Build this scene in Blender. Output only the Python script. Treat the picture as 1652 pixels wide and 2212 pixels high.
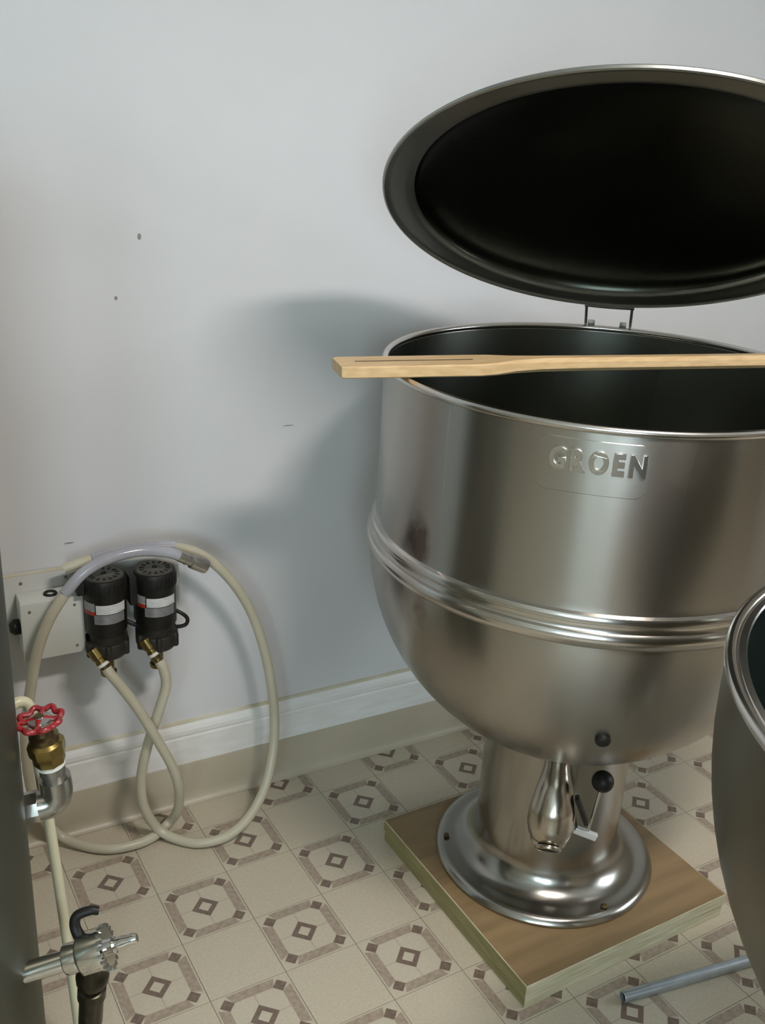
import bpy, bmesh, math, random
from mathutils import Vector, Matrix
random.seed(4)
for o in list(bpy.data.objects): bpy.data.objects.remove(o)
scene = bpy.context.scene
COL = scene.collection
PI = math.pi

# ------------------------------------------------------------------ camera
cam_d = bpy.data.cameras.new('camera'); cam = bpy.data.objects.new('camera', cam_d); COL.objects.link(cam)
yaw, pitch, roll = 0.5442505, 0.3741353, 0.0558269
fw = Vector((math.sin(yaw)*math.cos(pitch), math.cos(yaw)*math.cos(pitch), -math.sin(pitch)))
rt = Vector((math.cos(yaw), -math.sin(yaw), 0)); up = rt.cross(fw)
r2 = rt*math.cos(roll) + up*math.sin(roll); u2 = -rt*math.sin(roll) + up*math.cos(roll)
M = Matrix((r2, u2, -fw)).transposed().to_4x4(); M.translation = (-0.5606, -1.5424, 1.5255)
cam.matrix_world = M
cam_d.sensor_fit = 'HORIZONTAL'; cam_d.sensor_width = 36.0; cam_d.lens = 2155.37/1652*36
cam_d.clip_start = 0.02
scene.camera = cam

# ------------------------------------------------------------------ world, lights, exposure
world = bpy.data.worlds.new('sky'); scene.world = world; world.use_nodes = True
bg = world.node_tree.nodes['Background']
bg.inputs['Color'].default_value = (0.62, 0.80, 1.0, 1); bg.inputs['Strength'].default_value = 1.2

def area(name, loc, target, sx, sy, power, col):
    d = bpy.data.lights.new(name, 'AREA'); d.shape = 'RECTANGLE'; d.size = sx; d.size_y = sy
    d.energy = power; d.color = col
    o = bpy.data.objects.new(name, d); COL.objects.link(o); o.location = loc
    o.rotation_euler = (Vector(target) - Vector(loc)).to_track_quat('-Z', 'Y').to_euler()
    return o
WIN = [(-2.65, -1.95), (-1.65, -0.95)]            # openings in the wall behind the camera
WZ0, WZ1, WY = 0.95, 2.05, -3.3
for i, (a, b) in enumerate(WIN):
    area('window_daylight', ((a+b)/2, WY-0.16, (WZ0+WZ1)/2), ((a+b)/2, 0, (WZ0+WZ1)/2), b-a, WZ1-WZ0, 30, ((0.70, 0.93, 1.0), (0.72, 0.89, 1.0))[i])
RWY = (-2.35, -1.05)                               # opening in the right-hand wall for an added, unseen window
area('window_daylight', (2.86, sum(RWY)/2, (WZ0+WZ1)/2), (0, sum(RWY)/2, (WZ0+WZ1)/2), RWY[1]-RWY[0], WZ1-WZ0, 26, (0.88, 0.95, 1.0))  # added side fill through the unseen right-hand window
LAMP = (0.34, -1.36, 2.40)
area('ceiling_lamp_light', (LAMP[0], LAMP[1], LAMP[2]-0.075), (LAMP[0], LAMP[1], 0), 0.44, 0.16, 24, (1.0, 0.935, 0.90))
vs = scene.view_settings
vs.view_transform = 'Standard'; vs.look = 'None'; vs.gamma = 1.0; vs.use_curve_mapping = False
vs.exposure = 0.40

# ------------------------------------------------------------------ materials
def mat(name, col, rough=0.5, metal=0.0, col2=None, scale=8.0, detail=4.0, bump=0.0, bscale=None, stretch=(1, 1, 1), aniso=0.0,
        spec=None, rvar=0.0, trans=0.0, alpha=1.0, emis=None, sub=0.0, lo=0.35, hi=0.65):
    m = bpy.data.materials.new(name); m.use_nodes = True
    nt = m.node_tree; b = nt.nodes['Principled BSDF']
    b.inputs['Base Color'].default_value = (*col, 1); b.inputs['Roughness'].default_value = rough
    b.inputs['Metallic'].default_value = metal
    if spec is not None: b.inputs['Specular IOR Level'].default_value = spec
    if trans: b.inputs['Transmission Weight'].default_value = trans
    if alpha < 1: b.inputs['Alpha'].default_value = alpha
    if sub:
        b.inputs['Subsurface Weight'].default_value = sub; b.inputs['Subsurface Radius'].default_value = (.01, .009, .006)
    if emis: b.inputs['Emission Color'].default_value = (*col, 1); b.inputs['Emission Strength'].default_value = emis
    if col2 is not None or bump or rvar:
        tc = nt.nodes.new('ShaderNodeTexCoord'); mp = nt.nodes.new('ShaderNodeMapping')
        mp.inputs['Scale'].default_value = stretch
        nt.links.new(tc.outputs['Object'], mp.inputs['Vector'])
        n = nt.nodes.new('ShaderNodeTexNoise'); n.inputs['Scale'].default_value = scale; n.inputs['Detail'].default_value = detail
        nt.links.new(mp.outputs[0], n.inputs['Vector'])
        if col2 is not None:
            r = nt.nodes.new('ShaderNodeValToRGB')
            r.color_ramp.elements[0].position = lo; r.color_ramp.elements[1].position = hi
            r.color_ramp.elements[0].color = (*col, 1); r.color_ramp.elements[1].color = (*col2, 1)
            nt.links.new(n.outputs['Fac'], r.inputs['Fac']); nt.links.new(r.outputs['Color'], b.inputs['Base Color'])
        if rvar:
            mr = nt.nodes.new('ShaderNodeMapRange')
            mr.inputs['To Min'].default_value = max(0.02, rough-rvar); mr.inputs['To Max'].default_value = rough+rvar
            mr.inputs['From Min'].default_value = 0.15; mr.inputs['From Max'].default_value = 0.85
            nt.links.new(n.outputs['Fac'], mr.inputs['Value']); nt.links.new(mr.outputs[0], b.inputs['Roughness'])
        if bump:
            n2 = nt.nodes.new('ShaderNodeTexNoise'); n2.inputs['Scale'].default_value = bscale or scale; n2.inputs['Detail'].default_value = 6
            nt.links.new(mp.outputs[0], n2.inputs['Vector'])
            bp = nt.nodes.new('ShaderNodeBump'); bp.inputs['Strength'].default_value = bump; bp.inputs['Distance'].default_value = 0.002
            nt.links.new(n2.outputs['Fac'], bp.inputs['Height']); nt.links.new(bp.outputs[0], b.inputs['Normal'])
    if aniso:
        tg = nt.nodes.new('ShaderNodeTangent'); tg.direction_type = 'RADIAL'; tg.axis = 'Z'
        nt.links.new(tg.outputs[0], b.inputs['Tangent']); b.inputs['Anisotropic'].default_value = aniso; b.inputs['Anisotropic Rotation'].default_value = 0.25
    return m

MT = {}
MT['wall'] = mat('painted_wall', (0.61, 0.615, 0.62), 0.75, col2=(0.64, 0.64, 0.645), scale=3, bump=0.08, bscale=90)
MT['panel'] = mat('tan_panelling', (0.42, 0.37, 0.29), 0.6, col2=(0.35, 0.30, 0.23), scale=3, stretch=(6, 6, 0.6))
MT['ceil'] = mat('ceiling_paint', (0.72, 0.72, 0.69), 0.9, col2=(0.67, 0.67, 0.64), scale=20)
MT['trim'] = mat('white_trim_paint', (0.80, 0.80, 0.78), 0.42, col2=(0.74, 0.73, 0.69), scale=14, stretch=(1, 1, 4))
MT['caulk'] = mat('yellowed_caulk', (0.50, 0.45, 0.30), 0.6, col2=(0.60, 0.57, 0.46), scale=9)
MT['cove'] = mat('tan_vinyl_cove', (0.47, 0.415, 0.315), 0.40, col2=(0.43, 0.38, 0.285), scale=6)
MT['tile'] = mat('cream_vinyl', (0.53, 0.47, 0.355), 0.33, col2=(0.485, 0.425, 0.32), scale=160, bump=0.15, bscale=220, rvar=0.05)
MT['tile2'] = mat('motif_ground_vinyl', (0.53, 0.475, 0.365), 0.33, col2=(0.49, 0.435, 0.33), scale=160, bump=0.12, bscale=220)
MT['band'] = mat('mottled_band_vinyl', (0.30, 0.235, 0.175), 0.35, col2=(0.385, 0.315, 0.245), scale=110, bump=0.12, bscale=220)
MT['dark'] = mat('brown_inlay_vinyl', (0.15, 0.105, 0.08), 0.35, col2=(0.20, 0.145, 0.11), scale=120)
MT['line'] = mat('inlay_line_vinyl', (0.40, 0.35, 0.28), 0.4, col2=(0.37, 0.32, 0.25), scale=90)
MT['sub'] = mat('joint_line', (0.27, 0.22, 0.165), 0.6, col2=(0.22, 0.18, 0.13), scale=30)
MT['mark'] = mat('scuff_mark', (0.22, 0.21, 0.20), 0.8, col2=(0.30, 0.29, 0.27), scale=60)
MT['alum'] = mat('pale_aluminium', (0.80, 0.80, 0.77), 0.5, 0.35, col2=(0.72, 0.72, 0.70), scale=30)
MT['valvesteel'] = mat('warm_polished_steel', (0.50, 0.45, 0.38), 0.22, 1.0, col2=(0.58, 0.53, 0.46), scale=20)
MT['chrome'] = mat('chrome', (0.72, 0.71, 0.68), 0.10, 1.0, rvar=0.04, scale=20)
MT['galv'] = mat('galvanised_steel', (0.34, 0.33, 0.30), 0.42, 0.9, col2=(0.26, 0.25, 0.22), scale=45, bump=0.2, bscale=80)
MT['alloy'] = mat('grey_alloy', (0.48, 0.46, 0.42), 0.3, 0.9, col2=(0.38, 0.36, 0.33), scale=40)
MT['elbow'] = mat('polished_grey_elbow', (0.42, 0.41, 0.37), 0.24, 0.95, col2=(0.33, 0.32, 0.29), scale=40, rvar=0.1)
MT['conduit'] = mat('bluish_conduit', (0.50, 0.56, 0.62), 0.35, 0.8, col2=(0.44, 0.50, 0.55), scale=30)
MT['brass'] = mat('aged_brass', (0.31, 0.23, 0.075), 0.30, 0.95, col2=(0.22, 0.155, 0.05), scale=40, rvar=0.08)
MT['dbrass'] = mat('dark_brass', (0.19, 0.14, 0.06), 0.35, 0.9, col2=(0.11, 0.08, 0.04), scale=40)
MT['olivebrass'] = mat('blackened_brass', (0.055, 0.047, 0.026), 0.32, 0.8, col2=(0.03, 0.027, 0.018), scale=40)
MT['red'] = mat('red_enamel', (0.32, 0.016, 0.018), 0.35, col2=(0.24, 0.012, 0.014), scale=40, spec=0.6)
MT['blk'] = mat('black_plastic', (0.008, 0.008, 0.007), 0.45, col2=(0.014, 0.013, 0.011), scale=60, spec=0.3)
MT['olive'] = mat('dull_black_casting', (0.016, 0.015, 0.011), 0.5, col2=(0.026, 0.024, 0.017), scale=40, spec=0.35)
MT['capgrey'] = mat('dusty_motor_cap', (0.10, 0.095, 0.07), 0.55, col2=(0.06, 0.058, 0.045), scale=50)
MT['blackhole'] = mat('dark_opening', (0.008, 0.008, 0.007), 0.8, col2=(0.012, 0.012, 0.010), scale=30)
MT['tape'] = mat('white_thread_tape', (0.72, 0.71, 0.64), 0.5, col2=(0.62, 0.61, 0.55), scale=80)
MT['label'] = mat('white_label', (0.60, 0.60, 0.58), 0.4, col2=(0.48, 0.48, 0.47), scale=70, stretch=(1, 1, 5), lo=0.5, hi=0.62)
MT['silver'] = mat('silver_label', (0.32, 0.32, 0.33), 0.35, 0.5, col2=(0.24, 0.24, 0.25), scale=70, stretch=(1, 1, 5))
MT['grlabel'] = mat('grey_label', (0.34, 0.34, 0.33), 0.4, col2=(0.25, 0.25, 0.245), scale=60)
MT['redlabel'] = mat('red_label_stripe', (0.40, 0.03, 0.015), 0.4, col2=(0.32, 0.02, 0.012), scale=60)
MT['box'] = mat('pale_enclosure_plastic', (0.60, 0.61, 0.56), 0.45, col2=(0.56, 0.57, 0.52), scale=9)
MT['boardw'] = mat('painted_backing_board', (0.62, 0.63, 0.60), 0.5, col2=(0.58, 0.58, 0.54), scale=7)
MT['hose'] = mat('silicone_hose', (0.53, 0.50, 0.385), 0.34, col2=(0.47, 0.43, 0.32), scale=8, sub=0.25)
MT['hoseb'] = mat('greyed_silicone_sleeve', (0.40, 0.40, 0.43), 0.20, col2=(0.33, 0.33, 0.36), scale=12, sub=0.1)
MT['pex'] = mat('cream_plastic_tube', (0.62, 0.58, 0.40), 0.35, col2=(0.56, 0.52, 0.36), scale=10, sub=0.1)
MT['wood'] = mat('pale_paddle_wood', (0.66, 0.47, 0.25), 0.5, col2=(0.55, 0.37, 0.18), scale=10, stretch=(1.2, 12, 12), bump=0.1)
MT['ply'] = mat('plywood_face', (0.27, 0.18, 0.088), 0.42, col2=(0.21, 0.14, 0.068), scale=5, stretch=(1.0, 9, 9), bump=0.08)
MT['plyedge'] = mat('plywood_edge', (0.60, 0.56, 0.40), 0.65, col2=(0.46, 0.42, 0.27), scale=14, stretch=(1, 1, 12), bump=0.2)
MT['shaded_olivewood'] = mat('olive_stain_and_shade_edge', (0.30, 0.27, 0.12), 0.6, col2=(0.23, 0.20, 0.085), scale=12, stretch=(1, 1, 9), bump=0.2)  # left edges: olive stain and the side's shade, both in the colour
MT['lens'] = mat('lamp_diffuser', (1.0, 0.96, 0.93), 0.5, emis=7.0)

def steel(name, col, col2, rough, aniso=0.0, stains=(), rvar=0.06, streak=(1, 1, 0.25)):
    """brushed stainless: mottled tint, horizontal brushing, optional stain patches (object space: x, y, z, rx, rz, colour)"""
    m = mat(name, col, rough, 1.0, col2=col2, scale=5, detail=1.5, stretch=streak, aniso=aniso, rvar=rvar, lo=0.2, hi=0.8)
    nt = m.node_tree; b = nt.nodes['Principled BSDF']
    prev = b.inputs['Base Color'].links[0].from_socket
    tc = [n for n in nt.nodes if n.type == 'TEX_COORD'][0]
    for (x, y, z, rx, rz, c) in stains:
        mp = nt.nodes.new('ShaderNodeMapping'); mp.vector_type = 'TEXTURE'
        mp.inputs['Location'].default_value = (x, y, z); mp.inputs['Scale'].default_value = (rx, rx, rz)
        g = nt.nodes.new('ShaderNodeTexGradient'); g.gradient_type = 'SPHERICAL'
        nz = nt.nodes.new('ShaderNodeTexNoise'); nz.inputs['Scale'].default_value = 30
        nt.links.new(tc.outputs['Object'], nz.inputs['Vector']); nt.links.new(tc.outputs['Object'], mp.inputs['Vector'])
        nt.links.new(mp.outputs[0], g.inputs['Vector'])
        mul = nt.nodes.new('ShaderNodeMath'); mul.operation = 'MULTIPLY'
        nt.links.new(g.outputs['Fac'], mul.inputs[0]); nt.links.new(nz.outputs['Fac'], mul.inputs[1])
        rp = nt.nodes.new('ShaderNodeMapRange'); rp.inputs['From Min'].default_value = 0.08; rp.inputs['From Max'].default_value = 0.3
        nt.links.new(mul.outputs[0], rp.inputs['Value'])
        mx = nt.nodes.new('ShaderNodeMix'); mx.data_type = 'RGBA'
        nt.links.new(rp.outputs[0], mx.inputs['Factor']); nt.links.new(prev, mx.inputs['A']); mx.inputs['B'].default_value = (*c, 1)
        prev = mx.outputs['Result']
    nt.links.new(prev, b.inputs['Base Color'])
    return m
def kp(phi, r, z): a = math.radians(phi); return (r*math.cos(a), r*math.sin(a), z)
MT['steel'] = steel('brushed_stainless', (0.35, 0.335, 0.305), (0.45, 0.43, 0.39), 0.27, aniso=0.75,
    stains=[(*kp(-176, .40, .812), .045, .075, (0.19, 0.15, 0.135)), (*kp(-172, .40, .70), .03, .05, (0.26, 0.21, 0.17))])
MT['steelband'] = steel('polished_band', (0.58, 0.55, 0.51), (0.64, 0.61, 0.57), 0.2, rvar=0.05)
MT['steelin'] = steel('shade_tinted_interior_steel', (0.24, 0.25, 0.215), (0.30, 0.31, 0.27), 0.28, aniso=0.3)  # plain stainless, the shade inside the kettle put into its colour
MT['lidin'] = steel('shade_tinted_lid_underside', (0.05, 0.054, 0.042), (0.07, 0.074, 0.06), 0.27)  # stainless with the underside's dark reflections put into the base colour
MT['lidrim'] = steel('lid_flange_steel', (0.33, 0.335, 0.305), (0.39, 0.39, 0.36), 0.36)
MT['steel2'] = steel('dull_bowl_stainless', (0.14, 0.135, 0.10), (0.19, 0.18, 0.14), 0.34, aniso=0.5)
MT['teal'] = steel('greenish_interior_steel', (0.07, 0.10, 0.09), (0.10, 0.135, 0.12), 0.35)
MT['steelped'] = steel('pedestal_stainless', (0.34, 0.33, 0.30), (0.42, 0.405, 0.37), 0.22)
MT['tank'] = steel('dull_tank_steel', (0.12, 0.12, 0.095), (0.16, 0.16, 0.125), 0.5)
# clear window glass: thin pane of mixed transparency and gloss
g = bpy.data.materials.new('window_glass'); g.use_nodes = True
nt = g.node_tree; nt.nodes.remove(nt.nodes['Principled BSDF'])
tr = nt.nodes.new('ShaderNodeBsdfTransparent'); gl = nt.nodes.new('ShaderNodeBsdfGlossy'); gl.inputs['Roughness'].default_value = 0.02
mx = nt.nodes.new('ShaderNodeMixShader'); mx.inputs[0].default_value = 0.06
nt.links.new(tr.outputs[0], mx.inputs[1]); nt.links.new(gl.outputs[0], mx.inputs[2]); nt.links.new(mx.outputs[0], nt.nodes['Material Output'].inputs[0])
MT['glass'] = g

# ------------------------------------------------------------------ mesh helpers
class MB:
    def __init__(s): s.v = []; s.f = []; s.mi = []
    def add(s, vs, fs, mi=0):
        n = len(s.v); s.v += [tuple(v) for v in vs]; s.f += [tuple(i+n for i in f) for f in fs]; s.mi += [mi]*len(fs); return s
    def box(s, x0, x1, y0, y1, z0, z1, mi=0):
        return s.add([(x0,y0,z0),(x1,y0,z0),(x1,y1,z0),(x0,y1,z0),(x0,y0,z1),(x1,y0,z1),(x1,y1,z1),(x0,y1,z1)],
                     [(0,3,2,1),(4,5,6,7),(0,1,5,4),(1,2,6,5),(2,3,7,6),(3,0,4,7)], mi)
    def lathe(s, prof, seg=64, mtx=None, mi=0, a0=0.0, a1=2*PI):
        full = abs(a1-a0-2*PI) < 1e-6; n = seg if full else seg+1
        vs = []; fs = []; idx = []
        for (r, z) in prof:
            if r < 1e-7 and full: idx.append([len(vs)]*n); vs.append((0, 0, z))
            else:
                row = []
                for k in range(n):
                    a = a0 + (a1-a0)*k/seg; row.append(len(vs)); vs.append((r*math.cos(a), r*math.sin(a), z))
                idx.append(row)
        for i in range(len(prof)-1):
            A, B = idx[i], idx[i+1]
            for k in range(seg):
                k2 = (k+1) % n
                q = [A[k], A[k2], B[k2], B[k]]
                q = [x for j, x in enumerate(q) if x not in q[:j]]
                if len(q) > 2: fs.append(tuple(q))
        if mtx is not None: vs = [tuple(mtx @ Vector(v)) for v in vs]
        return s.add(vs, fs, mi)
    def tube(s, pts, r, seg=16, sub=6, cap=True, mi=0, smooth=True):
        P = [Vector(p) for p in pts]
        R = list(r) if isinstance(r, (list, tuple)) else [r]*len(P)
        if smooth and len(P) > 2:
            Q = []; RR = []
            for i in range(len(P)-1):
                p0 = P[i-1] if i else P[0]*2-P[1]; p1, p2 = P[i], P[i+1]; p3 = P[i+2] if i+2 < len(P) else P[-1]*2-P[-2]
                for k in range(sub):
                    t = k/sub
                    Q.append(0.5*((2*p1)+(p2-p0)*t+(2*p0-5*p1+4*p2-p3)*t*t+(3*p1-p0-3*p2+p3)*t**3)); RR.append(R[i]*(1-t)+R[i+1]*t)
            Q.append(P[-1]); RR.append(R[-1])
        else: Q, RR = P, R
        T = [(Q[min(i+1, len(Q)-1)]-Q[max(i-1, 0)]).normalized() for i in range(len(Q))]
        n = T[0].orthogonal().normalized(); vs = []; fs = []
        for i, q in enumerate(Q):
            n = (n - T[i]*n.dot(T[i])).normalized(); b = T[i].cross(n)
            for k in range(seg):
                a = 2*PI*k/seg; vs.append(tuple(q + (n*math.cos(a)+b*math.sin(a))*RR[i]))
        for i in range(len(Q)-1):
            for k in range(seg): fs.append((i*seg+k, i*seg+(k+1) % seg, (i+1)*seg+(k+1) % seg, (i+1)*seg+k))
        if cap: fs.append(tuple(range(seg-1, -1, -1))); fs.append(tuple((len(Q)-1)*seg+k for k in range(seg)))
        return s.add(vs, fs, mi)
    def prism(s, poly, z0, z1, mi=0, mtx=None):
        n = len(poly); vs = [(x, y, z0) for x, y in poly]+[(x, y, z1) for x, y in poly]
        fs = [tuple(range(n-1, -1, -1)), tuple(range(n, 2*n))]+[(i, (i+1) % n, n+(i+1) % n, n+i) for i in range(n)]
        if mtx is not None: vs = [tuple(mtx @ Vector(v)) for v in vs]
        return s.add(vs, fs, mi)
    def mesh(s, name, mats, off=(0, 0, 0), bevel=0, smooth=True, ang=35):
        me = bpy.data.meshes.new(name); ox, oy, oz = off
        me.from_pydata([(x-ox, y-oy, z-oz) for x, y, z in s.v], [], s.f)
        for m in (mats if isinstance(mats, (list, tuple)) else [mats]): me.materials.append(MT[m])
        for p, i in zip(me.polygons, s.mi): p.material_index = i
        bm = bmesh.new(); bm.from_mesh(me)
        bmesh.ops.recalc_face_normals(bm, faces=bm.faces)
        if bevel:
            bmesh.ops.bevel(bm, geom=[e for e in bm.edges if len(e.link_faces) == 2 and e.calc_face_angle(0) > 0.5], offset=bevel, segments=2, affect='EDGES', profile=0.6)
        bm.to_mesh(me); bm.free()
        if smooth:
            me.polygons.foreach_set('use_smooth', [True]*len(me.polygons)); me.set_sharp_from_angle(angle=math.radians(ang))
        return me

def wloc(o):
    v = Vector((0, 0, 0))
    while o is not None: v += o.location; o = o.parent
    return v
def thing(name, label, cat, loc, group=None):
    o = bpy.data.objects.new(name, None); COL.objects.link(o); o.location = loc; o.empty_display_size = 0.05
    tag(o, label, cat, group); return o
def tag(o, label=None, cat=None, group=None, kind=None):
    for k, v in (('label', label), ('category', cat), ('group', group), ('kind', kind)):
        if v: o[k] = v
    return o
def put(name, mb, mats, parent=None, loc=None, bevel=0, smooth=True, ang=35, label=None):
    """one mesh object; geometry given in world space, stored relative to its parent (or to loc)"""
    base = wloc(parent) if parent else Vector(loc or (0, 0, 0))
    me = mb.mesh(name, mats, base, bevel, smooth, ang)
    o = bpy.data.objects.new(name, me); COL.objects.link(o)
    if parent: o.parent = parent
    else: o.location = base
    if label: o['label'] = label
    return o
def struct(o, label, cat): return tag(o, label, cat, None, 'structure')
def frame(o, z, x=None):
    """matrix whose local z runs along z, located at o"""
    z = Vector(z).normalized(); x = Vector(x) if x else z.orthogonal(); x = (x - z*x.dot(z)).normalized(); y = z.cross(x)
    m = Matrix((x, y, z)).transposed().to_4x4(); m.translation = Vector(o); return m
def axis_lathe(mb, a, b, prof, seg=24, mi=0):
    """lathe along a->b; prof in (radius, distance from a)"""
    return mb.lathe(prof, seg, frame(a, Vector(b)-Vector(a)), mi)

# ------------------------------------------------------------------ floor
T = 0.1524
X0, X1, Y0, Y1 = -3.0, 2.7, WY, 0.45
floor = put('floor', MB().box(X0, X1, Y0, Y1, -0.05, -0.0016), 'sub', loc=(0, 0, 0), smooth=False)
struct(floor, 'vinyl floor of cream squares and octagon motifs below the kettle', 'floor')
h = T/2 - 0.0007
plain_mb = MB().box(-h, h, -h, h, -0.003, -0.0004)
def motif_mb():
    m = MB().box(-h, h, -h, h, -0.003, -0.0004, 0)
    def poly(pts, z, mi): m.add([(x*T, y*T, z) for x, y in pts], [tuple(range(len(pts)))], mi)
    for k in range(4):
        c, s = (1, 0, -1, 0)[k], (0, 1, 0, -1)[k]
        rot = lambda pts: [(x*c-y*s, x*s+y*c) for x, y in pts]
        poly(rot([(-.315, .475), (-.255, .345), (.255, .345), (.315, .475)]), -0.0002, 1)        # mottled band on each side
        poly(rot([(-.006, .345), (-.006, .185), (.006, .185), (.006, .345)]), -0.0003, 3)         # petal line
        d = .095; poly(rot([(.345+d, .345), (.345, .345+d), (.345-d, .345), (.345, .345-d)]), -0.0001, 2)
    for (q, zz, mi) in ((.19, -0.0002, 2), (.095, -0.0001, 0)):
        poly([(q, 0), (0, q), (-q, 0), (0, -q)], zz, mi)
    return m
plain_me = plain_mb.mesh('tile', ['tile'], smooth=False)
motif_me = motif_mb().mesh('tile', ['tile2', 'band', 'dark', 'line'], smooth=False)
field = MB(); fm = motif_mb()
wall_y = lambda x: 0.349 - 0.031*x
for i in range(math.ceil((X0+T/2)/T), math.floor((X1-T/2)/T)+1):
    for j in range(math.ceil((Y0+T/2)/T), math.floor((Y1-T/2)/T)+1):
        x, y = i*T, j*T; mot = (i+j) % 2 == 0
        seen = -0.6 < x < 1.75 and -0.95 < y
        if seen:
            o = bpy.data.objects.new('tile', motif_me if mot else plain_me); COL.objects.link(o); o.parent = floor; o.location = (x, y, 0)
        else:
            src = fm if mot else plain_mb
            base = len(field.v)
            field.v += [(a+x, b+y, c) for a, b, c in src.v]; field.f += [tuple(q+base for q in f) for f in src.f]
            field.mi += [{0: 1, 1: 2, 2: 3, 3: 4}[q] if mot else 0 for q in src.mi]
fo = put('tile_field', field, ['tile', 'tile2', 'band', 'dark', 'line'], parent=floor, smooth=False); fo['kind'] = 'stuff'

# ------------------------------------------------------------------ room shell
H = 2.45
wa = math.atan(-0.031); WN = Vector((math.sin(-wa)*1, -math.cos(wa), 0))     # WN points from the wall into the room
WN = Vector((-0.031, -1, 0)).normalized(); WT = Vector((1, -0.031, 0)).normalized()
def wp(s, d, z): p = Vector((0, 0.349, 0)) + WT*s + WN*d; return (p.x, p.y, z)
def wbox(mb, s0, s1, d0, d1, z0, z1, mi=0):
    c = [wp(s0, d1, z0), wp(s1, d1, z0), wp(s1, d0, z0), wp(s0, d0, z0), wp(s0, d1, z1), wp(s1, d1, z1), wp(s1, d0, z1), wp(s0, d0, z1)]
    return mb.add(c, [(0,3,2,1),(4,5,6,7),(0,1,5,4),(1,2,6,5),(2,3,7,6),(3,0,4,7)], mi)
def wprof(mb, prof, s0, s1, mi=0):
    """profile of (distance off wall, height) swept along the wall"""
    n = len(prof); vs = [wp(s0, d, z) for d, z in prof]+[wp(s1, d, z) for d, z in prof]
    return mb.add(vs, [tuple(range(n)), tuple(range(2*n-1, n-1, -1))]+[(i, (i+1) % n, n+(i+1) % n, n+i) for i in range(n)], mi)
w = put('wall_back', wbox(MB(), -3.05, 2.72, -0.1, -0.004, 0, H), 'wall', smooth=False)
struct(w, 'white painted wall behind the kettle and the pumps', 'wall')
for s, z, rx, rz in ((0.02, 1.298, .0035, .006), (-0.029, 1.185, .003, .004), (-0.146, 0.698, .010, .0015), (0.33, .90, .012, .001), (0.16, .60, .006, .0012)):
    mk = MB(); mk.prism([(rx*math.cos(a*PI/5), rz*math.sin(a*PI/5)) for a in range(10)], 0, 0.0008, 0, frame(wp(s, -0.004, z), WN, WT))
    put('wall_mark', mk, 'mark', parent=w)
bb = put('baseboard_back', wprof(MB(), [(-.004, 0), (.009, 0), (.009, .176), (.007, .181), (.0085, .186), (.0085, .196), (.006, .204), (.002, .212), (-.004, .213)], -2.95, 2.65), 'trim', smooth=False)
struct(bb, 'white painted wooden baseboard along the white wall', 'baseboard')
put('caulk_line', wprof(MB(), [(-.004, .2125), (.003, .2125), (.001, .2175), (-.004, .219)], -2.95, 2.65), 'caulk', parent=bb, smooth=False, label='yellowed caulk bead')
cv = put('trim_1', wprof(MB(), [(.009, .0), (.026, .0), (.026, .002), (.018, .006), (.0135, .014), (.0125, .03), (.0125, .106), (.0115, .108), (.009, .108)], -2.95, 2.65), 'cove', smooth=True, ang=50)
struct(cv, 'tan vinyl cove strip covering the lower half of baseboard', 'trim')
wl = put('wall_left', MB().box(X0-0.1, X0, Y0, Y1+0.05, 0, H), 'panel', smooth=False); struct(wl, 'tan panelled wall on the left, outside the picture', 'wall')
mb = MB().box(X1, X1+0.12, Y0, Y1-0.16, 0, WZ0).box(X1, X1+0.12, Y0, Y1-0.16, WZ1, H).box(X1, X1+0.12, Y0, RWY[0], WZ0, WZ1).box(X1, X1+0.12, RWY[1], Y1-0.16, WZ0, WZ1)
wr = put('wall_right', mb, 'panel', smooth=False); struct(wr, 'tan panelled wall with an added window on the right, outside the picture', 'wall')
f = MB(); t = 0.045; x_ = X1+.03
f.box(x_, x_+.06, RWY[0], RWY[0]+t, WZ0, WZ1).box(x_, x_+.06, RWY[1]-t, RWY[1], WZ0, WZ1)
f.box(x_, x_+.06, RWY[0]+t, RWY[1]-t, WZ0, WZ0+t).box(x_, x_+.06, RWY[0]+t, RWY[1]-t, WZ1-t, WZ1).box(x_+.005, x_+.055, RWY[0]+t, RWY[1]-t, (WZ0+WZ1)/2-.02, (WZ0+WZ1)/2+.02)
w3 = put('window_3', f, 'trim', smooth=False); struct(w3, 'white sash window added in the right wall for side light, outside the picture', 'window')  # unseen window, added to light the scene from the right
for z0, z1 in ((WZ0+t, (WZ0+WZ1)/2-.02), ((WZ0+WZ1)/2+.02, WZ1-t)):
    put('pane', MB().box(x_+.028, x_+.032, RWY[0]+t, RWY[1]-t, z0, z1), 'glass', parent=w3, smooth=False)  # panes of the added, unseen right-hand window
ce = put('ceiling', MB().box(X0-0.1, X1+0.1, Y0-0.1, Y1+0.1, H, H+0.08), 'ceil', smooth=False); struct(ce, 'off-white ceiling above the room', 'ceiling')
mb = MB(); edges = [X0-0.1, WIN[0][0], WIN[0][1], WIN[1][0], WIN[1][1], X1+0.1]
mb.box(X0-0.1, X1+0.1, WY-0.12, WY, 0, WZ0).box(X0-0.1, X1+0.1, WY-0.12, WY, WZ1, H)
for a, b in ((edges[0], edges[1]), (edges[2], edges[3]), (edges[4], edges[5])): mb.box(a, b, WY-0.12, WY, WZ0, WZ1)
wf = put('wall_front', mb, 'panel', smooth=False); struct(wf, 'tan panelled wall with two windows behind the viewer', 'wall')
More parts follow.
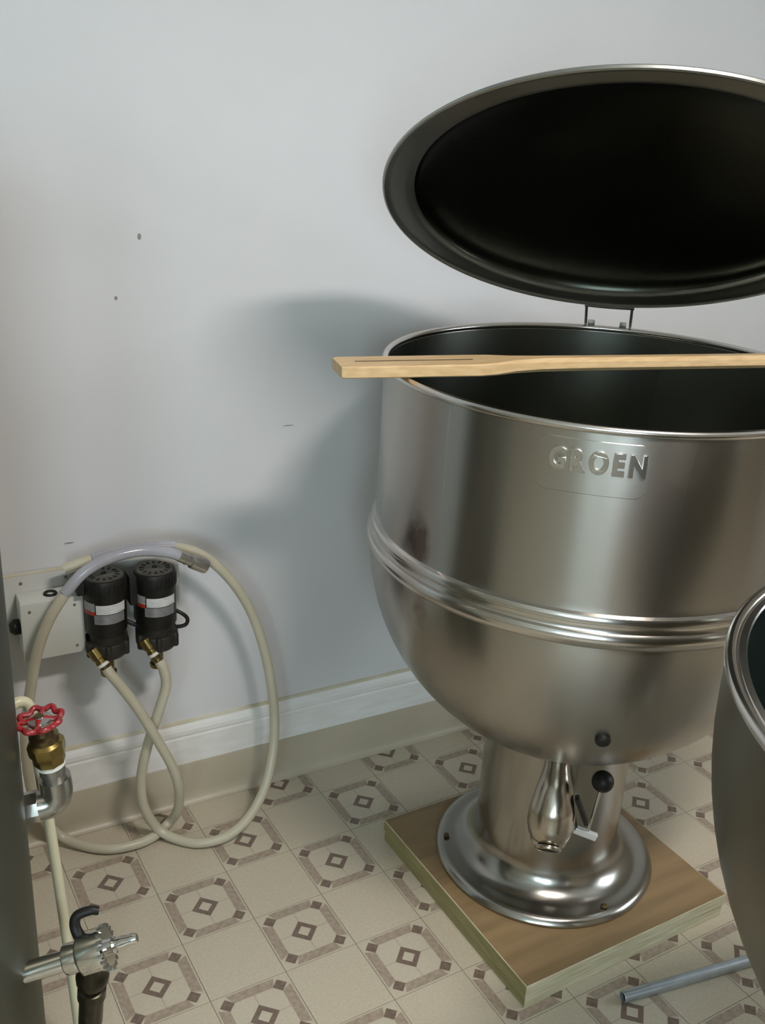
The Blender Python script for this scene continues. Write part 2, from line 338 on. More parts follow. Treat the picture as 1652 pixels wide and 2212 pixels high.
for n, (a, b) in enumerate(WIN):
    f = MB(); t = 0.045
    f.box(a, a+t, WY-0.09, WY-0.03, WZ0, WZ1).box(b-t, b, WY-0.09, WY-0.03, WZ0, WZ1)
    f.box(a+t, b-t, WY-0.09, WY-0.03, WZ0, WZ0+t).box(a+t, b-t, WY-0.09, WY-0.03, WZ1-t, WZ1)
    f.box(a+t, b-t, WY-0.085, WY-0.035, (WZ0+WZ1)/2-.02, (WZ0+WZ1)/2+.02)
    wn = put('window_%d' % (n+1), f, 'trim', smooth=False)
    struct(wn, ('white sash window nearer the left wall behind the viewer', 'white sash window straight behind the viewer')[n], 'window')
    for z0, z1 in ((WZ0+t, (WZ0+WZ1)/2-.02), ((WZ0+WZ1)/2+.02, WZ1-t)):
        put('pane', MB().box(a+t, b-t, WY-0.062, WY-0.058, z0, z1), 'glass', parent=wn, smooth=False)
lf = thing('ceiling_light', 'white boxed ceiling lamp above the viewer', 'lamp', LAMP)
put('housing', MB().box(LAMP[0]-.26, LAMP[0]+.26, LAMP[1]-.12, LAMP[1]+.12, LAMP[2]-.02, H), 'trim', parent=lf, bevel=.006)
put('diffuser', MB().box(LAMP[0]-.23, LAMP[0]+.23, LAMP[1]-.09, LAMP[1]+.09, LAMP[2]-.06, LAMP[2]-.02), 'lens', parent=lf, bevel=.01)

# ------------------------------------------------------------------ wooden platform
pf = thing('wooden_platform', 'square laminated plywood platform on the floor carrying the lidded kettle', 'platform', (0.69, -0.25, 0))
BX0, BX1, BY0, BY1 = 0.431, 0.955, -0.511, 0.014
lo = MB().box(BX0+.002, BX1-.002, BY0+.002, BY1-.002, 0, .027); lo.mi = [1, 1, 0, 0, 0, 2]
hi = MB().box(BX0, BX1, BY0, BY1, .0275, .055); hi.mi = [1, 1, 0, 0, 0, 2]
put('lower_sheet', lo, ['plyedge', 'ply', 'shaded_olivewood'], parent=pf, bevel=.0015, smooth=False)
put('upper_sheet', hi, ['plyedge', 'ply', 'shaded_olivewood'], parent=pf, bevel=.0015, smooth=False)

# ------------------------------------------------------------------ steam kettle
def ring(rc, zc, r, n=10, a0=-PI/2, a1=1.5*PI):
    return [(rc+r*math.cos(a0+(a1-a0)*k/n), zc+r*math.sin(a0+(a1-a0)*k/n)) for k in range(n+1)]
def kettle(cx, cy, base, rim, label, name='steam_kettle', front=-131.0, full=True):
    root = thing(name, label, 'kettle', (cx, cy, base), 'steam kettles')
    tr = Matrix.Translation((cx, cy, 0)); dz = rim - 1.135        # profile is drawn for a rim at 1.135
    def P(prof): return [(r, z+dz) for r, z in prof]
    zc, ra, rb = 0.79, 0.413, 0.42
    hemi = [(ra*math.sin(PI/2*k/20), zc-rb*math.cos(PI/2*k/20)) for k in range(21)]
    shell = hemi + [(.4125, .80), (.4035, .835), (.403, .85), (.403, 1.122), (.4, 1.126), (.398, 1.122), (.397, .83)]
    body = put('body', MB().lathe(P(shell), 128, tr), 'steel', parent=root)
    inner = [(.3965, 1.122), (.3965, .80)] + [(.3965*math.cos(PI/2*k/16), .80-.385*math.sin(PI/2*k/16)) for k in range(1, 17)]
    put('liner', MB().lathe(P(inner), 128, tr), 'steelin', parent=root, label='kettle interior with its shade in the colour')
    put('rim', MB().lathe(P(ring(.4015, 1.1285, .0068, 12)), 128, tr), 'steelband', parent=root, label='bright rolled rim')
    put('seam_band', MB().lathe(P([(.4125, .782), (.4165, .787), (.4205, .793), (.4205, .803), (.4175, .808), (.4115, .810), (.4095, .816), (.4105, .822), (.4125, .824), (.4125, .831), (.410, .835), (.4025, .838)]), 128, tr),
        'steelband', parent=root, label='bright ribbed seam band')
    a = math.radians(-168.5)
    put('weld_seam', MB().prism([(-.0012, -.0012), (.0006, -.0012), (.0006, .0012), (-.0012, .0012)], .84+dz, 1.118+dz, 0, frame((cx+.4031*math.cos(a), cy+.4031*math.sin(a), 0), (0, 0, 1), (math.cos(a), math.sin(a), 0))), 'steel', parent=root)
    # pedestal and flared base
    fil = [(.15+.058*(1-math.cos(PI/2*k/10)), .0215+.058*(1-math.sin(PI/2*k/10))) for k in range(11)] + [(.217, .020)]
    ped = [(.147, .43+dz-base)] + [(.15, .30+dz-base)] + fil + [(.224, .0185), (.230, .0145), (.2335, .008), (.2325, .003), (.230, .0), (0, .0)]
    pd = put('pedestal', MB().lathe([(r, z+base) for r, z in ped], 96, tr), 'steelped', parent=root)
    for ph in (front+37.5, front-80, front+150):
        a = math.radians(ph); p = Vector((cx+.212*math.cos(a), cy+.212*math.sin(a), base+.022))
        b = MB(); b.lathe([(0, .006), (.005, .006), (.007, .004), (.007, 0)], 6, Matrix.Translation(p)); put('bolt', b, 'dbrass', parent=pd)
    fa = math.radians(front); F = Vector((math.cos(fa), math.sin(fa), 0)); S = Vector((-math.sin(fa), math.cos(fa), 0)); O = Vector((cx, cy, 0))
    def at(r, s, z): return tuple(O + F*r + S*s + Vector((0, 0, z+dz)))
    if full:
        dv = put('drain_valve', MB().tube([at(.135, 0, .415), at(.165, 0, .380), at(.188, 0, .350), at(.202, 0, .318), at(.207, 0, .290), at(.207, 0, .268), at(.207, 0, .256)],
                 [.022, .026, .036, .044, .046, .041, .033], 28), 'valvesteel', parent=root, label='polished draw-off elbow')
        put('collar', MB().lathe([(.024, .0), (.034, 0), (.036, .004), (.036, .016), (.033, .02), (.026, .02)], 32, frame(at(.207, 0, .268), (0, 0, -1))), 'valvesteel', parent=dv)
        md = F*.72-Vector((0, 0, .69)); mc = Vector(at(.207, 0, .284))+md.normalized()*.0445
        put('mouth_ring', MB().lathe(ring(.021, .0, .0045, 8), 32, frame(mc, md)), 'valvesteel', parent=dv)
        put('mouth', MB().lathe([(0, .006), (.020, .004), (.021, -.004)], 32, frame(mc, md)), 'blackhole', parent=dv, label='dark spout opening')
        put('valve_bracket', MB().prism([(-.006, -.004), (.012, -.004), (.012, .004), (-.006, .004)], -.030, .030, 0, frame(at(.20, .054, .325), Vector((0, 0, 1))-S*.45, F)), 'olive', parent=root, bevel=.001)
        kn = Vector(at(.196, .085, .392)); ba = Vector(at(.192, .072, .267))
        hn = put('handle', MB().tube([kn, ba], .0032, 12), 'chrome', parent=root, label='thin steel valve lever')
        put('knob', MB().lathe([(.021*math.sin(PI*k/12), -.021*math.cos(PI*k/12)) for k in range(13)], 24, Matrix.Translation(kn)), 'blk', parent=hn, label='black ball knob')
        c = Vector(at(.194, .046, .273)); d = Vector(at(.19, .090, .259)); dr = (d-c).normalized()
        fr = frame((c+d)/2, dr, (0, 0, 1)); L = (d-c).length/2
        put('crossbar', MB().prism([(-.007, -.005), (.007, -.005), (.007, .005), (-.007, .005)], -L, L, 0, fr), 'alum', parent=hn, bevel=.001)
        # link between the cross bar and the elbow, with two screws
        put('link', MB().tube([at(.192, .030, .335), at(.194, .040, .305), at(.194, .048, .275)], .005, 10), 'olive', parent=hn)
        # port plug low on the bowl
        n = Vector(at(.358, .057, 0))-O; r = math.hypot(n.x, n.y); zz = zc-rb*math.sqrt(1-(r/ra)**2)+dz
        p = Vector((cx+n.x, cy+n.y, zz)); nn = Vector((n.x/ra**2, n.y/ra**2, (zz-zc-dz)/rb**2)).normalized()
        put('port_plug', MB().lathe([(0, .010), (.010, .010), (.013, .007), (.013, -.004)], 20, frame(p, nn)), 'blk', parent=root)
    # raised name plate with letters, bent around the shell
    def bend(phi, z, r): a = math.radians(phi); return (cx+r*math.cos(a), cy+r*math.sin(a), z+dz)
    if full:
        pl = MB(); N = 24; a0, a1, z0, z1 = -145.6, -122.6, 1.028, 1.111
        cols = []
        for k in range(N+1):
            t = k/N; u = min(t, 1-t)*N; rr = 0.010 if u == 0 else (0.003 if u < 1.5 else 0)
            cols.append((a0+(a1-a0)*t, z0+rr, z1-rr))
        vs = []; fs = []
        for ph, za, zb in cols: vs += [bend(ph, za, .403), bend(ph, za+.0008, .4037), bend(ph, zb-.0008, .4037), bend(ph, zb, .403)]
        for k in range(N):
            for q in range(3): fs.append((k*4+q, k*4+4+q, k*4+5+q, k*4+1+q))
        fs += [(0, 1, 2, 3), (N*4+3, N*4+2, N*4+1, N*4)]
        plate = put('name_plate', MB().add(vs, fs), 'steel', parent=root, ang=25)
        for ch, ph in zip('GROEN', (-141.35, -137.05, -132.85, -128.75, -124.9)):
            cu = bpy.data.curves.new('letter', 'FONT'); cu.body = ch; cu.size = 0.045; cu.extrude = 0.0016; cu.offset = 0.0017; cu.bevel_depth = 0.0007; cu.align_x = 'CENTER'; cu.resolution_u = 6
            to = bpy.data.objects.new('letter', cu); COL.objects.link(to)
            me = bpy.data.meshes.new_from_object(to.evaluated_get(bpy.context.evaluated_depsgraph_get()))
            bpy.data.objects.remove(to); bpy.data.curves.remove(cu)
            xs = [v.co.x for v in me.vertices]; mx_ = (max(xs)+min(xs))/2
            off = wloc(plate)
            for v in me.vertices:
                a = ph + math.degrees((v.co.x-mx_)*.76/.4045)
                v.co = Vector(bend(a, 1.0635+v.co.y, .4043+v.co.z)) - off
            me.materials.clear(); me.materials.append(MT['steelband'])
            lt = bpy.data.objects.new('letter', me); COL.objects.link(lt); lt.parent = plate
    return root, at

k1, at1 = kettle(0.693, -0.226, 0.055, 1.135, 'large stainless steam kettle with raised domed lid standing on the plywood platform')
# lid of the first kettle, hinged at the back and tilted up
LC = Vector((0.653, -0.257, 1.401)); az, el = math.radians(50.1), math.radians(59.4)
LN = Vector((math.cos(az)*math.cos(el), math.sin(az)*math.cos(el), math.sin(el)))
lm = frame(LC, LN)
RL = 0.405
dome_in = [(0, .068)] + [(.352*math.sin(PI/2*k/14), .010+.058*math.cos(PI/2*k/14)) for k in range(1, 15)]
dome_out = [(r, z+.003) for r, z in dome_in]
lid = put('lid', MB().lathe([(RL-.004, .0045), (.372, .0065), (.356, .0125)] + dome_out[::-1], 128, lm), 'steel', parent=k1, label='domed stainless lid, underside dark')
put('underside', MB().lathe(dome_in, 128, lm), 'lidin', parent=lid, label='dome underside with dark reflections in its colour')
put('flange', MB().lathe([(.352, .010), (.358, .0055), (.368, .0025), (.390, .001), (RL-.008, -.001), (RL-.004, -.004), (RL-.001, -.003), (RL, .0005), (RL-.004, .0045)], 128, lm), 'lidrim', parent=lid, label='grey rolled lid flange')
hb = MB(); e = frame(LC+LN*.071, LN, (math.cos(az), math.sin(az), 0))
hb.tube([e @ Vector(p) for p in ((0, -.06, 0), (0, -.06, .03), (0, -.04, .045), (0, .04, .045), (0, .06, .03), (0, .06, 0))], .006, 12)
put('lid_handle', hb, 'chrome', parent=lid)
def hp(phi, r, z): a = math.radians(phi); return Vector((0.693+r*math.cos(a), -0.226+r*math.sin(a), z))
lowdir = Vector((math.cos(az)*math.sin(el), math.sin(az)*math.sin(el), -math.cos(el))); side = LN.cross(lowdir).normalized()

hg = put('hinge', MB().tube([LC+lowdir*.404+side*.034, LC+lowdir*.4065-side*.016, LC+lowdir*.404-side*.066], .006, 12), 'chrome', parent=k1, label='small steel lid hinge')
for sd, ph in ((.030, 55.0), (-.062, 41.5)):
    put('hinge_arm', MB().tube([LC+lowdir*.403+side*sd, hp(ph, .402, 1.138)], .0032, 10), 'galv', parent=hg)
for ph in (53.3, 43.7):
    put('hinge_block', MB().prism([(-.006, -.007), (.006, -.007), (.006, .007), (-.006, .007)], -.004, .008, 0, frame(hp(ph, .403, 1.137), (0, 0, 1), hp(ph, 1, 0)-hp(ph, 0, 0))), 'galv', parent=hg, bevel=.001)

# second vessel: deep bowl on a pedestal, cut off by the picture's right edge
K2 = Vector((0.475, -1.267, 0)); kt = Matrix.Translation(K2); KR = 1.05
k2 = thing('bowl_kettle', 'open deep bowl kettle without lid, cut off by the right edge of the photo', 'kettle', tuple(K2), 'steam kettles')
bowl = [(.406*math.sin(PI/2*k/22), .99-.458*math.cos(PI/2*k/22)) for k in range(23)] + [(.406, 1.02), (.4055, 1.040), (.399, 1.042), (.399, 1.0)]
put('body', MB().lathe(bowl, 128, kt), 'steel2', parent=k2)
put('liner', MB().lathe([(.388, 1.043), (.3975, 1.036), (.3975, 1.0)] + [(.3975*math.cos(PI/2*k/18), 1.0-.452*math.sin(PI/2*k/18)) for k in range(1, 19)], 128, kt), 'teal', parent=k2, label='dark greenish kettle interior')
put('rim', MB().lathe(ring(.4035, 1.0435, .0065, 12), 128, kt), 'steelband', parent=k2, label='bright rolled rim')
put('lip', MB().lathe([(.3975, 1.0455), (.3955, 1.0475), (.389, 1.0475), (.3875, 1.0455), (.3885, 1.0425), (.3975, 1.0425)], 128, kt), 'steelband', parent=k2, label='pale inner lip ring')
fil = [(.15+.058*(1-math.cos(PI/2*k/10)), .0215+.058*(1-math.sin(PI/2*k/10))) for k in range(11)] + [(.217, .020)]
put('pedestal', MB().lathe([(.148, .58), (.15, .30)] + fil + [(.224, .0185), (.230, .0145), (.2335, .008), (.2325, .003), (.230, .0), (0, .0)], 96, kt), 'steelped', parent=k2)

# ------------------------------------------------------------------ wooden paddle across the first kettle
pang = math.radians(-14.2); PD = Vector((math.cos(pang), math.sin(pang), 0)); PS = Vector((-PD.y, PD.x, 0))
pd0 = Vector((0.192, -0.130, 1.1362))
paddle = thing('wooden_paddle', 'long pale wooden stirring paddle lying across the kettle rim', 'paddle', tuple(pd0))
def pad(sections, mb):
    vs = []; fs = []
    for (t, w, z0, z1, ch) in sections:
        for (a, b) in ((-w+ch, z0), (w-ch, z0), (w, z0+ch), (w, z1-ch), (w-ch, z1), (-w+ch, z1), (-w, z1-ch), (-w, z0+ch)):
            p = pd0 + PD*t + PS*a; vs.append((p.x, p.y, p.z+b))
    for i in range(len(sections)-1):
        for k in range(8): fs.append((i*8+k, i*8+(k+1) % 8, i*8+8+(k+1) % 8, i*8+8+k))
    fs.append(tuple(range(7, -1, -1))); fs.append(tuple((len(sections)-1)*8+k for k in range(8)))
    return mb.add(vs, fs)
blade = put('blade', pad([(0, .034, .001, .0185, .0015), (.006, .037, .0, .0195, .002), (.24, .037, .0, .0205, .002), (.27, .033, .0, .0215, .003), (.31, .022, .0, .0225, .005), (.36, .016, .0, .0235, .006)], MB()), 'wood', parent=paddle, ang=30)
put('handle', pad([(.36, .016, .0, .0235, .006), (.45, .0145, .0, .0235, .0065), (1.32, .0145, .0, .0235, .0065), (1.335, .011, .004, .020, .005)], MB()), 'wood', parent=paddle, ang=30)
put('groove', pad([(.03, .0018, .0192, .0204, .0004), (.235, .0018, .0200, .0212, .0004)], MB()), 'dbrass', parent=blade, label='scorched line along the blade')

# ------------------------------------------------------------------ pumps, box and backing board on the wall
bd = put('backing_board', wbox(MB(), -0.32, 0.075, 0, 0.012, 0.505, 0.648), 'boardw', loc=wp(-0.12, 0, .505), bevel=.001, smooth=False)
tag(bd, 'thin white painted backing board on wall behind the two pumps', 'board')
put('top_edge', wbox(MB(), -0.32, 0.075, 0.0002, 0.0118, 0.6482, 0.6505), 'caulk', parent=bd, smooth=False, label='bare tan wood edge')
bx = thing('junction_box', 'pale square plastic junction box beside the two black pumps', 'junction box', wp(-0.2, 0.012, .49))
put('body', wbox(MB(), -0.259, -0.142, 0.0122, 0.066, 0.492, 0.614), 'box', parent=bx, bevel=.005)
cvr = put('cover', wbox(MB(), -0.261, -0.140, 0.0665, 0.075, 0.490, 0.616), 'box', parent=bx, bevel=.003)
for s, z in ((-0.244, .598), (-0.158, .598), (-0.158, .507), (-0.244, .507)):
    put('screw', MB().lathe([(0, .0015), (.0028, .0012), (.0032, 0)], 12, frame(wp(s, .075, z), WN)), 'galv', parent=cvr)
put('knockout_ring', MB().lathe(ring(.0105, .001, .0032, 8), 24, frame(wp(-0.197, .042, .6145), (0, 0, 1))), 'blk', parent=bx, label='black rubber grommet')
put('cable_gland', MB().lathe([(0, .020), (.009, .020), (.013, .016), (.016, .012), (.016, 0)], 12, frame(wp(-0.259, .040, .553), -WT)), 'blk', parent=bx, label='black cable gland')
for s, z in ((-0.247, .632), (-0.160, .632)):
    put('screw', MB().lathe([(0, .002), (.003, .0016), (.0036, 0)], 12, frame(wp(s, .012, z), WN)), 'galv', parent=bd)

def pump(s, ztop, label, turn=0.0):
    D = .080; c = Vector(wp(s, D, 0)); zb = ztop-.120; hd = zb-.075
    root = thing('magnetic_drive_pump', label, 'pump', (c.x, c.y, hd), 'small black pumps on the wall')
    tr = Matrix.Translation(c); z = ztop
    put('motor', MB().lathe([(0, zb), (.040, zb), (.0415, zb+.003), (.0415, z-.036), (.0425, z-.034), (.0425, z-.006), (.040, z-.001), (.036, z), (0, z)], 48, tr), 'blk', parent=root)
    cap = put('end_cap', MB().lathe([(0, z+.0035), (.010, z+.0035), (.012, z+.002), (.033, z+.0015), (.037, z)], 48, tr), 'capgrey', parent=root, label='dusty slotted motor cap')
    for k in range(14):
        a = 2*PI*k/14; q = Matrix.Translation(c+Vector((0, 0, z+.0010))) @ Matrix.Rotation(a, 4, 'Z')
        put('vent_slot', MB().prism([(.022, -.0020), (.031, -.0028), (.031, .0028), (.022, .0020)], 0, .0016, 0, q), 'blackhole', parent=cap)
    put('hub', MB().lathe([(0, .005), (.004, .005), (.005, .003), (.005, 0)], 16, Matrix.Translation(c+Vector((0, 0, z+.002)))), 'blk', parent=cap)
    # ribs round the motor shoulder
    rb = MB()
    for k in range(28):
        a = 2*PI*k/28; rb.prism([(.0422, -.0012), (.0436, -.0012), (.0436, .0012), (.0422, .0012)], z-.031, z-.009, 0, tr @ Matrix.Rotation(a, 4, 'Z'))
    put('cooling_ribs', rb, 'blk', parent=root)
    tb = wbox(MB(), s-.0555, s-.030, .050, .092, z-(.070 if s > -.05 else .034), z-.006)
    put('terminal_box', tb, 'blk', parent=root, bevel=.003)
    put('mount_plate', wbox(MB(), s-.030, s+.030, .0122, .0445, zb-.020, zb+.030), 'olive', parent=root, bevel=.002)
    # stickers wrapped on the motor; angle 0 faces the viewer
    view = math.degrees(math.atan2(-1.5424-c.y, -0.5606-c.x))
    def sticker(nm, a0, a1, z0, z1, m):
        mb = MB(); mb.lathe([(.0416, z0), (.0420, z0), (.0420, z1), (.0416, z1)], 14, tr, 0, math.radians(view+a0), math.radians(view+a1)); put(nm, mb, m, parent=root)
    sticker('grey_sticker', -74, -29, z-.064, z-.046, 'grlabel'); sticker('red_sticker', -74, -29, z-.072, z-.0645, 'redlabel')
    sticker('white_sticker', -26, 62, z-.069, z-.049, 'label'); sticker('silver_sticker', -32, 58, z-.091, z-.0705, 'silver')
    # wet end
    put('pump_head', MB().lathe([(0, zb-.068), (.016, zb-.068), (.022, zb-.064), (.036, zb-.056), (.041, zb-.050), (.0435, zb-.044), (.0435, zb-.026), (.041, zb-.022), (.035, zb-.020), (.034, zb+.001), (0, zb+.001)], 40, tr), 'olive', parent=root)
    hd_o = root.children[-1]
    for k in range(6):
        a = 2*PI*(k+.3)/6; q = c+Vector((.041*math.cos(a), .041*math.sin(a), zb-.050))
        put('lug', MB().lathe([(0, 0), (.006, 0), (.007, .004), (.007, .026), (.005, .030), (0, .030)], 12, Matrix.Translation(q)), 'olive', parent=hd_o)
    inl = put('inlet_fitting', MB().lathe([(.0, zb-.108), (.014, zb-.108), (.0165, zb-.106), (.0165, zb-.098), (.012, zb-.095), (.0115, zb-.066)], 24, tr), 'brass', parent=root, label='brass inlet fitting pointing down')
    return root, c, zb
pumps = []
for s, zt, lab in ((-0.099, 0.656, 'small black pump next to the pale junction box'), (0.004, 0.652, 'small black pump with cable loop, farther from the junction box')):
    pumps.append(pump(s, zt, lab))
AO = [(-.132, .246, .497), (-.122, .236, .480), (-.115, .230, .466), (-.110, .224, .455)]
BO = [(-.026, .246, .496), (-.015, .235, .479), (-.008, .228, .462), (-.001, .222, .444)]
for (root, c, zb), O4 in zip(pumps, (AO, BO)):
    p = [Vector(q) for q in O4]; d = (p[3]-p[0]).normalized()
    L = (p[3]-p[0]).length
    of = MB(); axis_lathe(of, p[0]-d*.012, p[3], [(0, 0), (.0135, 0), (.0135, .022), (.0115, .024), (.0115, .030), (.0125, .031), (.0125, .036), (.010, .038), (0, .038)], 6 if False else 20)
    f = put('outlet_fitting', of, 'brass', parent=root, label='brass outlet fitting')
    tp = MB(); axis_lathe(tp, p[0]-d*.012, p[3], [(.0126, .034), (.0138, .035), (.0138, .040), (.0126, .041)], 20); put('tape_wrap', tp, 'tape', parent=f)
    bs = MB(); axis_lathe(bs, p[0]-d*.012, p[3], [(.0, .040), (.0125, .040), (.0115, .046), (.0095, .048), (.0095, L+.012), (0, L+.012)], 20); put('hose_barb', bs, 'dbrass', parent=f)
cb = put('pump_cable', MB().tube([(.040, .286, .545), (.055, .276, .537), (.067, .271, .526), (.069, .270, .515), (.062, .271, .507), (.045, .278, .504), (.030, .291, .506)], .0042, 10), 'blk', parent=pumps[1][0], label='short looped black cable')
cb2 = put('pump_cable', MB().tube([(-.062, .288, .540), (-.048, .280, .532), (-.034, .276, .526), (-.024, .286, .524)], .0048, 10), 'blk', parent=pumps[0][0])

# ------------------------------------------------------------------ hoses
HA = [(-.1165,.2310,.4685),(-.110,.224,.455),(-0.092,0.216,0.426),(-0.061,0.206,0.368),(-0.027,0.2,0.29),(0.003,0.199,0.215),(0.02,0.208,0.143),(0.024,0.233,0.071),(0.012,0.259,0.021),(-0.034,0.237,0.013),(-0.083,0.231,0.013),(-0.135,0.244,0.013),(-0.181,0.281,0.014),(-0.223,0.315,0.034),(-0.256,0.303,0.108),(-0.275,0.277,0.212),(-0.279,0.258,0.327),(-0.267,0.255,0.411),(-0.247,0.247,0.516),(-0.221,0.241,0.59),(-0.186,0.24,0.645),(-0.147,0.238,0.684),(-0.098,0.237,0.705),(-0.039,0.235,0.711),(0.016,0.233,0.7),(0.045,0.232,0.6865)]
HB = [(-.0085,.2285,.4605),(-.002,.2225,.444),(0.002,0.219,0.405),(-0.013,0.221,0.351),(-0.033,0.228,0.284),(-0.05,0.231,0.217),(-0.057,0.231,0.16),(-0.05,0.235,0.099),(-0.022,0.240,0.031),(0.009,0.211,0.013),(0.051,0.173,0.013),(0.111,0.159,0.02),(0.168,0.164,0.052),(0.219,0.192,0.101),(0.25,0.221,0.174),(0.26,0.241,0.252),(0.253,0.251,0.343),(0.236,0.257,0.43),(0.208,0.258,0.516),(0.17,0.259,0.588),(0.124,0.26,0.646),(0.082,0.261,0.679),(0.041,0.263,0.695)]
ha = thing('silicone_hose', 'cream silicone hose from pump beside junction box, arching over both pumps to a metal end', 'hose', (-.09, .23, .002), 'cream silicone hoses')
put('hose_run', MB().tube(HA[:21], .0108, 18, 8), 'hose', parent=ha)
put('sleeve', MB().tube(HA[20:25]+[(0.047,0.232,0.6855)], .0112, 18, 8), 'hoseb', parent=ha, label='bluish grey translucent hose section')
me_ = MB(); axis_lathe(me_, (0.040, .232, .689), (0.099, .2305, .653), [(.0, 0), (.0118, 0), (.0118, .016), (.0128, .017), (.0128, .021), (.0118, .022), (.0118, .030), (.0150, .032), (.0155, .036), (.0155, .062), (.0145, .067), (.0105, .069), (.0105, .058), (0, .058)], 28)
put('coupling', me_, 'alloy', parent=ha, label='grey metal hose coupling')
hb_ = thing('silicone_hose', 'cream silicone hose making the wide loop beside the wall, grey sleeve near its end', 'hose', (.05, .17, .002), 'cream silicone hoses')
put('hose_run', MB().tube(HB, .0108, 18, 8), 'hose', parent=hb_)
put('sleeve', MB().tube([(0.043,0.263,0.695),(-0.002,0.266,0.700),(-0.048,0.27,0.700),(-0.084,0.275,0.696),(-0.119,0.28,0.689)], [.0125, .0125, .0125, .0128, .0128], 20, 8), 'hoseb', parent=hb_, label='grey translucent sleeve')
put('hose_end', MB().tube([(-0.112,0.279,0.690),(-0.146,0.283,0.684),(-0.174,0.287,0.676)], .0098, 18, 8), 'hose', parent=hb_)

# ------------------------------------------------------------------ tank at the left edge with its pipework
TC = Vector((-0.589, -0.242, 0)); TR = .22
tk = thing('steel_tank', 'tall dull grey steel tank at the left edge of the photo', 'tank', tuple(TC))
tt = Matrix.Translation(TC)
put('shell', MB().lathe([(0, .03), (.205, .03), (TR, .05), (TR, 1.38), (.20, 1.42), (.12, 1.45), (0, 1.46)], 96, tt), 'tank', parent=tk)
for k in range(3):
    a = 2*PI*k/3+.6; q = TC+Vector((.15*math.cos(a), .15*math.sin(a), 0))
    put('foot', MB().lathe([(0, 0), (.022, 0), (.022, .012), (.014, .016), (.014, .035)], 20, Matrix.Translation(q)), 'blk', parent=tk)
put('lid_ring', MB().lathe(ring(TR+.001, 1.37, .008, 10), 96, tt), 'tank', parent=tk)

va = thing('gate_valve', 'brass gate valve with red handwheel on a chrome elbow pipe from the tank', 'valve', (-.335, -.284, .575))
put('pipe', MB().tube([(-.371, -.272, .5655), (-.358, -.2765, .568), (-.343, -.2815, .571)], .0195, 24, 4), 'chrome', parent=va, label='chrome pipe stub')
put('elbow', MB().tube([(-.352, -.279, .5695), (-.341, -.282, .5715), (-.332, -.284, .577), (-.3275, -.284, .588), (-.3275, -.284, .603), (-.329, -.284, .616)], .0228, 28, 6), 'elbow', parent=va, label='grey street elbow')
put('coupling_nut', MB().lathe([(.0195, 0), (.0235, .001), (.0235, .022), (.0195, .023)], 8, frame((-.372, -.273, .566), (.033, -.010, .006))), 'chrome', parent=va)
vdir = Vector((-.016, 0, .123)).normalized(); v0 = Vector((-.3265, -.284, .594))
def vax(prof, seg=24): return MB().lathe(prof, seg, frame(v0, vdir))
put('elbow_sleeve', vax([(.0165, .010), (.0165, .030), (.0185, .031), (.0185, .044), (.016, .046)]), 'galv', parent=va, label='dull grey threaded sleeve')
put('tape_wrap', vax([(.0165, .043), (.0205, .044), (.0195, .050), (.0165, .052)]), 'tape', parent=va)
put('valve_body', vax([(.0165, .050), (.0225, .051), (.0225, .062), (.0255, .066), (.0265, .072), (.0265, .084), (.021, .089)], 8), 'brass', parent=va)
put('bonnet', vax([(.0165, .086), (.0205, .088), (.0205, .097), (.0145, .100), (.0125, .108), (.0125, .120), (.006, .121), (.006, .130), (0, .130)]), 'dbrass', parent=va)
wm = frame(v0+vdir*.123, vdir)
hw = MB(); nL = 8; pts = []
for k in range(65):
    a = 2*PI*k/64; r = .0285 + .0028*math.cos(nL*a); pts.append(wm @ Vector((r*math.cos(a), r*math.sin(a), .0015*math.cos(nL*a))))
hw.tube(pts, .0042, 10, 1, False, smooth=False)
for k in range(4):
    a = 2*PI*k/4+.4; hw.tube([wm @ Vector((.006*math.cos(a), .006*math.sin(a), .001)), wm @ Vector((.018*math.cos(a), .018*math.sin(a), -.001)), wm @ Vector((.027*math.cos(a), .027*math.sin(a), 0))], [.0055, .0042, .0045], 8, 4)
wheel = put('handwheel', hw, 'red', parent=va, label='red scalloped handwheel')
put('wheel_nut', MB().lathe([(0, .006), (.006, .006), (.007, .004), (.013, .003), (.0165, .0025), (.0175, .000), (.0165, -.004), (0, -.004)], 24, wm), 'alloy', parent=wheel)

lv = thing('hose_valve', 'chrome and black drain valve low on the tank beside the cream tube', 'valve', (-.32, -.39, .24))
la, lb = Vector((-.405, -.357, .346)), Vector((-.262, -.418, .400)); ld = (lb-la).normalized()
def lax(prof, seg=28): return MB().lathe(prof, seg, frame(la, ld))
put('pipe', lax([(0, 0), (.0155, 0), (.0155, .064), (0, .064)]), 'chrome', parent=lv, label='chrome pipe stub')
put('collar', lax([(0, .062), (.0215, .062), (.0225, .064), (.0225, .082), (.0205, .084), (0, .084)]), 'chrome', parent=lv)
nut = put('union_nut', lax([(0, .086), (.029, .086), (.031, .089), (.031, .124), (.028, .127), (0, .127)], 40), 'chrome', parent=lv, label='bright chrome union nut')
for k in range(20):
    a = 2*PI*k/20; q = frame(la+ld*.1265, ld) @ Matrix.Rotation(a, 4, 'Z')
    put('tooth', MB().prism([(.027, -.0028), (.0332, -.0016), (.0332, .0016), (.027, .0028)], -.006, .0015, 0, q), 'galv', parent=nut)
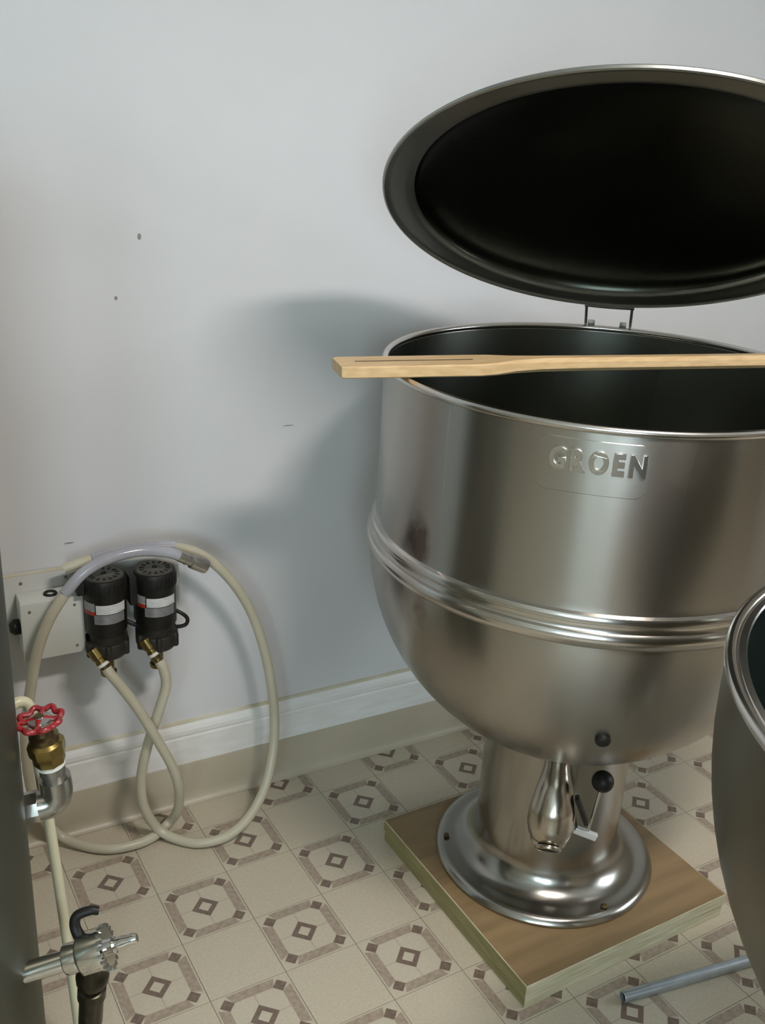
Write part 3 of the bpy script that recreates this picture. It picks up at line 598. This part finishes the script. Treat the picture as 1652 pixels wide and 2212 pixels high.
put('nozzle', lax([(0, .127), (.012, .127), (.0125, .135), (.0085, .138), (.0095, .148), (.0075, .158), (.0085, .163), (.006, .170), (0, .170)], 20), 'chrome', parent=lv)
vd = Vector((-.006, .022, -.14)).normalized(); vo = la+ld*.104
def vlax(prof, seg=24): return MB().lathe(prof, seg, frame(vo, vd))
put('valve_stem', vlax([(0, .024), (.021, .024), (.021, .040), (.0235, .044), (.0245, .054), (.0235, .064), (.017, .068), (.0165, .078), (.021, .080), (.021, .10), (.018, .103), (.018, .16), (0, .16)]), 'olivebrass', parent=lv, label='dark valve body')
lev = [vo+Vector((-.012, .012, .012)), vo+Vector((-.018, .026, .030)), vo+Vector((-.014, .030, .046)), vo+Vector((.004, .026, .052)), vo+Vector((.016, .022, .050))]
put('lever', MB().tube(lev, [.009, .008, .0075, .007, .006], 12, 5), 'blk', parent=lv, label='black lever')
put('drop_pipe', MB().tube([vo+vd*.155, vo+vd*.20, Vector((-.322, -.372, .012))], .013, 16), 'blk', parent=lv)

tb_ = put('plastic_tube', MB().tube([(-.366,-.205,.700),(-.356,-.203,.702),(-.345,-.202,.697),(-.340,-.204,.682),(-.339,-.208,.634),(-.334,-.210,.554),(-.328,-.213,.462),(-.319,-.218,.275),(-.312,-.225,.072),(-.310,-.226,.009)], .0085, 16, 6), 'pex', loc=(-.310, -.226, 0))
tag(tb_, 'slim cream plastic tube running down beside the tank behind the valves', 'tube')

# ------------------------------------------------------------------ loose pipe on the floor
p0, p1 = Vector((.609, -.582, .0112)), Vector((1.02, -.652, .0112)); dd = (p1-p0).normalized()
cp = thing('steel_pipe', 'short bluish grey steel pipe lying on the floor before the platform', 'pipe', tuple(p0))
L = (p1-p0).length
mb = MB(); axis_lathe(mb, p0, p1, [(.0085, .03), (.0085, 0), (.0105, 0), (.011, .001), (.011, L), (0, L)], 24); put('tube', mb, 'conduit', parent=cp)
mb = MB(); axis_lathe(mb, p0, p1, [(0, .006), (.0084, .006)], 24); put('bore', mb, 'blackhole', parent=cp, label='dark open end')
